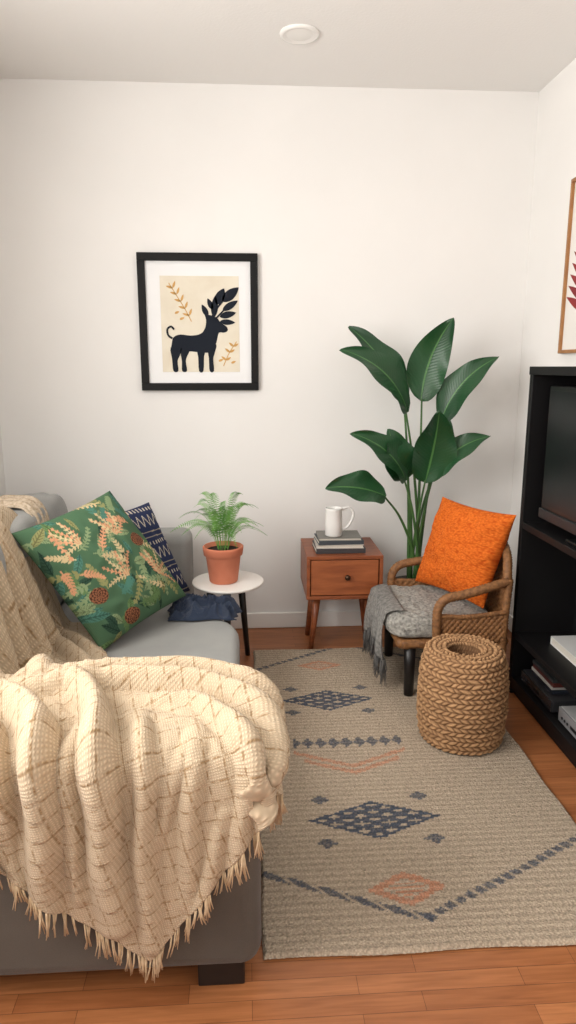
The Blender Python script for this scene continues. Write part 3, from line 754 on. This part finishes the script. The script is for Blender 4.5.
# ------------------------------------------------------------------ woven pouf
def pouf():
    cx,cy,R,Hh=.752,2.185,.150,.335
    prof=[]; HR=.070
    def add(r,z,kind): prof.append((r,z,kind))
    N1=200
    for i in range(N1+1):
        z=.004+(Hh-.03)*i/N1
        add(R-.012+.016*math.sin(math.pi*min(1,i/N1*1.02))**.5,z,0)
    for i in range(1,25):
        a=math.pi/2*i/24; add(R-.012-.022+.022*math.cos(a),Hh-.026+.026*math.sin(a),0)
    for i in range(1,41): add(R-.034-(R-.034-HR)*i/40,Hh,1)
    for i in range(1,16):
        a=math.pi/2*i/15; add(HR-.012*math.sin(a),Hh-.012*(1-math.cos(a)),1)
    for i in range(1,34): add(HR-.012,Hh-.012-.20*i/33,2)
    add(0,Hh-.215,2)
    seg=440; V=[];F=[];s=0;cols=[]
    for i,(r,z,kd) in enumerate(prof):
        if i>0: s+=math.hypot(r-prof[i-1][0],z-prof[i-1][1])
        i0,i1=max(0,i-1),min(len(prof)-1,i+1)
        dr,dz=prof[i1][0]-prof[i0][0],prof[i1][1]-prof[i0][1]; l=math.hypot(dr,dz) or 1
        nr,nz=dz/l,-dr/l
        rowh=.0175; row=math.floor(s/rowh); fr=s/rowh-row
        ncol=38
        for k in range(seg):
            th=2*math.pi*k/seg
            sl=(1 if row%2 else -1)
            wv=.45*noise.noise(Vector((math.cos(th)*4,math.sin(th)*4,row*1.7)))
            ph=th/(2*math.pi)*ncol+sl*(fr-.5)*.75+(row%2)*.5+wv
            lob=abs(math.sin(math.pi*ph))**.55; rw=max(0,math.sin(math.pi*fr))**.5
            h=lob*rw
            d=.0105*h*(.75+.5*noise.noise(Vector((math.floor(ph)*1.7,row*1.3,3))))-.005
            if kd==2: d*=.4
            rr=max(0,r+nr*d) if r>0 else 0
            V.append((cx+rr*math.cos(th),cy+rr*math.sin(th),z+nz*d+.014)); cols.append(h*(.86+.40*noise.noise(Vector((math.floor(ph)*3.1,row*2.3,0))))*(.35 if kd==2 else 1))  # hole wall gets darker vertex colour, standing in for shade inside
    n=len(prof)
    for i in range(n-1):
        for k in range(seg):
            k2=(k+1)%seg; F.append((i*seg+k,i*seg+k2,(i+1)*seg+k2,(i+1)*seg+k))
    F.append(tuple(range(seg))[::-1])
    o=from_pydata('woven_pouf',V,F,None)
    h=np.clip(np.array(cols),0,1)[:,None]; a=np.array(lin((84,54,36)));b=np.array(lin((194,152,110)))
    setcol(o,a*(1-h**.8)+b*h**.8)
    N=NT('rope'); N.b.inputs['Roughness'].default_value=.85; N.b.inputs['Specular IOR Level'].default_value=.2
    at=N.n('ShaderNodeAttribute',attribute_name='Col'); v=N.coords('Object',(1,1,1)); nz=N.n('ShaderNodeTexNoise',Scale=260,Detail=3); N.l(v,nz.inputs['Vector'])
    r=N.n('ShaderNodeMapRange'); r.inputs['To Min'].default_value=.7; r.inputs['To Max'].default_value=1.25; N.l(nz.outputs['Fac'],r.inputs[0])
    N.l(mixc(N,1.0,at.outputs['Color'],r.outputs[0],'MULTIPLY'),N.b.inputs['Base Color'])
    bp=N.n('ShaderNodeBump',Strength=.5,Distance=.002); N.l(nz.outputs['Fac'],bp.inputs['Height']); N.l(bp.outputs[0],N.b.inputs['Normal'])
    o.data.materials.append(N.m)
pouf()

# ------------------------------------------------------------------ media shelf + contents
sh=empty('media_shelf')
fx,bx,ny_,fy_=1.065,1.312,1.25,2.545
box('end_panel_far',fx,bx,fy_-.028,fy_,0,1.272,BLACK,sh,.002); box('end_panel_near',fx,bx,ny_,ny_+.028,0,1.272,BLACK,sh,.002)
box('top_panel',fx-.003,bx,ny_,fy_+.002,1.272,1.302,BLACK,sh,.002)
box('middle_shelf',fx,bx,ny_+.028,fy_-.028,.690,.716,BLACK,sh,.002)
box('lower_shelf',fx,bx,ny_+.028,fy_-.028,.240,.265,BLACK,sh,.002)
box('bottom_panel',fx,bx,ny_+.028,fy_-.028,.030,.075,BLACK,sh,.002)
box('back_panel',bx-.008,bx,ny_+.028,fy_-.028,.075,1.272,BLACK,sh,0)
box('plinth',fx+.015,bx,ny_+.03,fy_-.03,0,.03,BLACK,sh,0)
tv=empty('television')
GL=mat('screen_glass',(22,24,26),None,.28,spec=.35)
PLB=mat('tv_plastic',(16,16,17),None,.3)
box('casing',1.098,1.150,1.50,2.44,.775,1.235,PLB,tv,.006)
box('screen',1.096,1.099,1.52,2.42,.805,1.218,GL,tv,0)
box('speaker_bar',1.090,1.118,1.50,2.44,.752,.790,mat('tv_trim',(52,52,54),None,.4,metal=.5),tv,.004)
box('foot_base',1.085,1.24,1.75,2.20,.7165,.728,PLB,tv,.004); box('neck',1.13,1.17,1.92,2.03,.728,.78,PLB,tv,.003)
def device(name,x0,x1,y0,y1,z0,z1,body,front):
    e=empty(name)
    box('body',x0+.006,x1,y0,y1,z0+.006,z1,body,e,.003)
    box('front',x0,x0+.006,y0,y1,z0+.008,z1-.001,front,e,.001)
    box('display',x0-.0008,x0+.001,y0+(y1-y0)*.35,y0+(y1-y0)*.7,z0+.022,z0+.034,GL,e,0)
    for k in range(3):
        kb=lathe(f'button_{k+1}',[(0,0),(.005,0),(.005,.003),(0,.003)],PLB,(0,0,0),16,e); kb.rotation_euler=(0,math.radians(-90),0); kb.location=(x0,y1-.03-.02*k,z0+.028)
    for i,(x,y) in enumerate([(x0+.02,y0+.02),(x0+.02,y1-.02),(x1-.02,y0+.02),(x1-.02,y1-.02)]): lathe(f'rubber_foot_{i+1}',[(.01,z0+.0003),(.01,z0+.007)],PLB,(x,y,0),16,e)
device('disc_player',1.085,1.28,2.20,2.47,.0755,.125,mat('player_metal',(62,62,65),None,.35,metal=.3),mat('player_front',(44,44,47),None,.25))
device('silver_amplifier',1.09,1.28,1.85,2.15,.0755,.135,mat('silver_metal',(186,186,186),None,.4,metal=.3),mat('silver_front',(150,150,152),None,.35,metal=.3))
dvd=empty('dvd_case_stack'); zz=.126
for i,(cc,dy) in enumerate([((40,44,54),.0),((196,192,186),.006),((92,44,40),-.004),((52,56,58),.003)]):
    box(f'case_{i+1}',1.11,1.25,2.25+dy,2.43+dy,zz,zz+.014,mat(f'dvd_{i}',cc,None,.4),dvd,.002); zz+=.0143
hb=empty('hardcover_book')
boxes('cover',[(1.155,1.285,2.14,2.39,.2655,.268),(1.155,1.285,2.14,2.39,.294,.2965),(1.155,1.285,2.387,2.39,.268,.294)],mat('cover_white',(216,216,214),None,.5),hb,0)
box('pages',1.159,1.281,2.144,2.387,.268,.294,PAPER,hb,0)

# ------------------------------------------------------------------ framed deer print (back wall)
fd=empty('framed_deer_print')
def AX(u): return -.475+(u-137)/122*.545
def AZ(v): return 1.803-(v-253)/137*.61
FX0,FX1,FZ0,FZ1=-.475,.068,1.193,1.803; fw=.034
FB=mat('frame_black',(14,13,13),None,.6,spec=.25)
yw=YB
boxes('frame',[(FX0,FX1,yw-.028,yw-.001,FZ1-fw,FZ1),(FX0,FX1,yw-.028,yw-.001,FZ0,FZ0+fw),(FX0,FX0+fw,yw-.028,yw-.001,FZ0+fw,FZ1-fw),(FX1-fw,FX1,yw-.028,yw-.001,FZ0+fw,FZ1-fw)],FB,fd,.002)
box('mat_board',FX0+fw,FX1-fw,yw-.012,yw-.004,FZ0+fw,FZ1-fw,mat('mat_white',(240,240,240),None,.8),fd,0)
box('print_paper',AX(159),AX(239),yw-.0135,yw-.012,AZ(371),AZ(275),mat('print_cream',(230,222,204),(224,214,194),.8,nscale=12),fd,0)
INK=mat('ink_navy',(36,40,48),None,.9,spec=.1); GOLD=mat('ink_gold',(206,160,92),None,.8)
def flat(name,polys,mt,y,parent):
    bm=bmesh.new()
    for P in polys:
        vs=[bm.verts.new((x,y,z)) for x,z in P]
        try: f=bm.faces.new(vs)
        except: continue
    bm.normal_update()
    bmesh.ops.triangulate(bm,faces=bm.faces[:],ngon_method='EAR_CLIP')
    bm.normal_update()
    for f in bm.faces:
        if f.normal.y>0: f.normal_flip()
    me=bpy.data.meshes.new(name); bm.to_mesh(me); bm.free(); return link(name,me,mt,parent,False)
def sm(px,n=3):
    P=[Vector((u,v,0)) for u,v in px]; m=len(P); out=[]
    for i in range(m):
        a,b,c,d=P[i-1],P[i],P[(i+1)%m],P[(i+2)%m]
        for k in range(n):
            t=k/n; q=0.5*((2*b)+(c-a)*t+(2*a-5*b+4*c-d)*t*t+(3*b-a-3*c+d)*t**3); out.append((AX(q.x),AZ(q.y)))
    return out
def lf(u0,v0,u1,v1,w):
    out=[];n=12
    du,dv=u1-u0,v1-v0; L=math.hypot(du,dv); nx,ny=-dv/L,du/L
    for k in range(n+1):
        t=k/n; ww=w*math.sin(math.pi*t**.85)**.8 if 0<t<1 else 0; out.append((AX(u0+du*t+nx*ww),AZ(v0+dv*t+ny*ww)))
    for k in range(n-1,0,-1):
        t=k/n; ww=w*math.sin(math.pi*t**.85)**.8; out.append((AX(u0+du*t-nx*ww),AZ(v0+dv*t-ny*ww)))
    return out
def strk(pts,w):
    P=spath([(u,v,0) for u,v in pts],6); out=[]
    for i in range(len(P)-1):
        a,b=P[i],P[i+1]; d=(b-a); d=Vector((-d.y,d.x,0)).normalized()*w
        out.append([(AX(q.x),AZ(q.y)) for q in (a+d,b+d,b-d,a-d)])
    return out
body=[(169,343),(171,336),(178,333),(188,334),(197,333),(203,329),(206,324),(209,320),(216,322),(217,330),(216,338),(213,346),(208,351),(198,351),(186,350),(177,352),(171,355),(168,350)]
neckhead=[(200,334),(204,326),(205,318),(203,311),(207,313),(211,314),(216,316),(220,321),(226,325),(227,329),(223,331),(218,331),(216,337),(212,344),(204,342)]
legs=[[(168,346),(179,346),(177,354),(174.5,360),(175,370),(170,370),(169,358)],
      [(178,347),(188,347),(185,354),(183,360),(184,370),(179,370),(179,360)],
      [(195,347),(204,347),(202,355),(201,370),(196.5,370),(196,356)],
      [(206,345),(215,343),(213,352),(211.5,358),(212,370),(207.5,370),(207,357)]]
flat('deer_body',[sm(body)],INK,yw-.0145,fd)
flat('deer_head',[sm(neckhead)],INK,yw-.0150,fd)
flat('deer_legs',[sm(l) for l in legs],INK,yw-.0155,fd)
pol=[lf(213,316,215,294,3.6),lf(207,315,201,303,2.8),lf(216,303,224,287,4.8),lf(222,300,239,286,5),lf(222,309,238,299,3.4),lf(219,315,236,311,3.4),lf(219,320,235,321,2.8),lf(212,308,207,297,2.6)]
flat('antler_leaves',pol,INK,yw-.0160,fd)
flat('antler_stems',strk([(210,318),(214,310),(222,300)],.9)+strk([(213,319),(220,312),(228,304)],.8)+strk([(170,337),(166,334),(165,328),(169,325),(172,328)],1.0),INK,yw-.0165,fd)
g=strk([(190,320),(184,308),(176,295),(168,282)],.45)+strk([(222,365),(228,352),(236,340)],.45)
for (u,v) in ((188,314),(184,307),(180,300),(176,293),(172,287)):
    g+= [lf(u,v,u-7,v-2,1.2),lf(u,v,u+2.5,v-7,1.2)]
for (u,v) in ((225,359),(229,351),(233,345)): g+=[lf(u,v,u-5,v-4,1.2),lf(u,v,u+5,v-3,1.2)]
for (u,v) in ((178,318),(173,312),(230,362),(217,360)): g.append(lf(u,v,u+5,v-2,1.2))
flat('gold_sprigs',g,GOLD,yw-.0140,fd)

# ------------------------------------------------------------------ framed leaf print (right wall)
fr=empty('framed_leaf_print')
xw=XR; a0,a1,b0,b1=2.34,2.862,1.355,2.03; f2=.014
GF=mat('oak_frame',(170,120,70),(150,100,56),.5,nscale=20)
boxes('frame',[(xw-.022,xw-.001,a0,a1,b1-f2,b1),(xw-.022,xw-.001,a0,a1,b0,b0+f2),(xw-.022,xw-.001,a0,a0+f2,b0+f2,b1-f2),(xw-.022,xw-.001,a1-f2,a1,b0+f2,b1-f2)],GF,fr,.002)
box('paper',xw-.010,xw-.004,a0+f2,a1-f2,b0+f2,b1-f2,mat('print_white',(234,230,224),None,.8),fr,0)
bm=bmesh.new()
cy,cz=2.64,1.46
def rl(y0,z0,y1,z1,w):
    n=10; du,dv=y1-y0,z1-z0; L=math.hypot(du,dv); nx,ny=-dv/L,du/L; P=[]
    for k in range(n+1):
        t=k/n; ww=w*math.sin(math.pi*t) ; P.append((y0+du*t+nx*ww,z0+dv*t+ny*ww))
    for k in range(n-1,0,-1):
        t=k/n; ww=w*math.sin(math.pi*t); P.append((y0+du*t-nx*ww,z0+dv*t-ny*ww))
    vs=[bm.verts.new((xw-.0108,p[0],p[1])) for p in P]; bm.faces.new(vs)
rl(cy,cz,cy,1.97,.006)
for k in range(12):
    z=1.50+.033*k; l=.205-.009*k
    for s in (-1,1): rl(cy,z,cy+s*l,z+.08+.01*k,.018)
bmesh.ops.triangulate(bm,faces=bm.faces[:])
me2=bpy.data.meshes.new('leaf_art'); bm.to_mesh(me2); bm.free(); link('leaf_art',me2,mat('ink_maroon',(150,44,44),(120,34,40),.8,nscale=10),fr,False)

# ------------------------------------------------------------------ light
def area(name,loc,rot,sx,sy,e,col=(1,1,1)):
    l=bpy.data.lights.new(name,'AREA'); l.shape='RECTANGLE'; l.size=sx; l.size_y=sy; l.energy=e; l.color=col
    o=bpy.data.objects.new(name,l); COL.objects.link(o); o.location=loc; o.rotation_euler=rot; return o
area('window_daylight',(XL-.12,(wy0+wy1)/2,(wz0+wz1)/2),(0,math.radians(-90),0),1.3,1.8,80,(1,.975,.94))
area('rear_fill_light',(-.2,YF+.05,1.75),(math.radians(90),0,0),1.8,1.2,14,(1,.98,.95))  # added fill lamp behind the camera, no window modelled there
w=bpy.data.worlds.new('world'); S.world=w; w.use_nodes=True
w.node_tree.nodes['Background'].inputs[0].default_value=(1,.985,.965,1); w.node_tree.nodes['Background'].inputs[1].default_value=.68

S.view_settings.view_transform='Standard'
cam=bpy.data.cameras.new('camera'); cam.sensor_fit='VERTICAL'; cam.sensor_height=36; cam.lens=685/1024*36; cam.clip_start=.02
co=bpy.data.objects.new('camera',cam); COL.objects.link(co); co.location=(0,0,1.3); co.rotation_euler=(math.radians(90-11.95),0,math.radians(-3.6))
S.camera=co
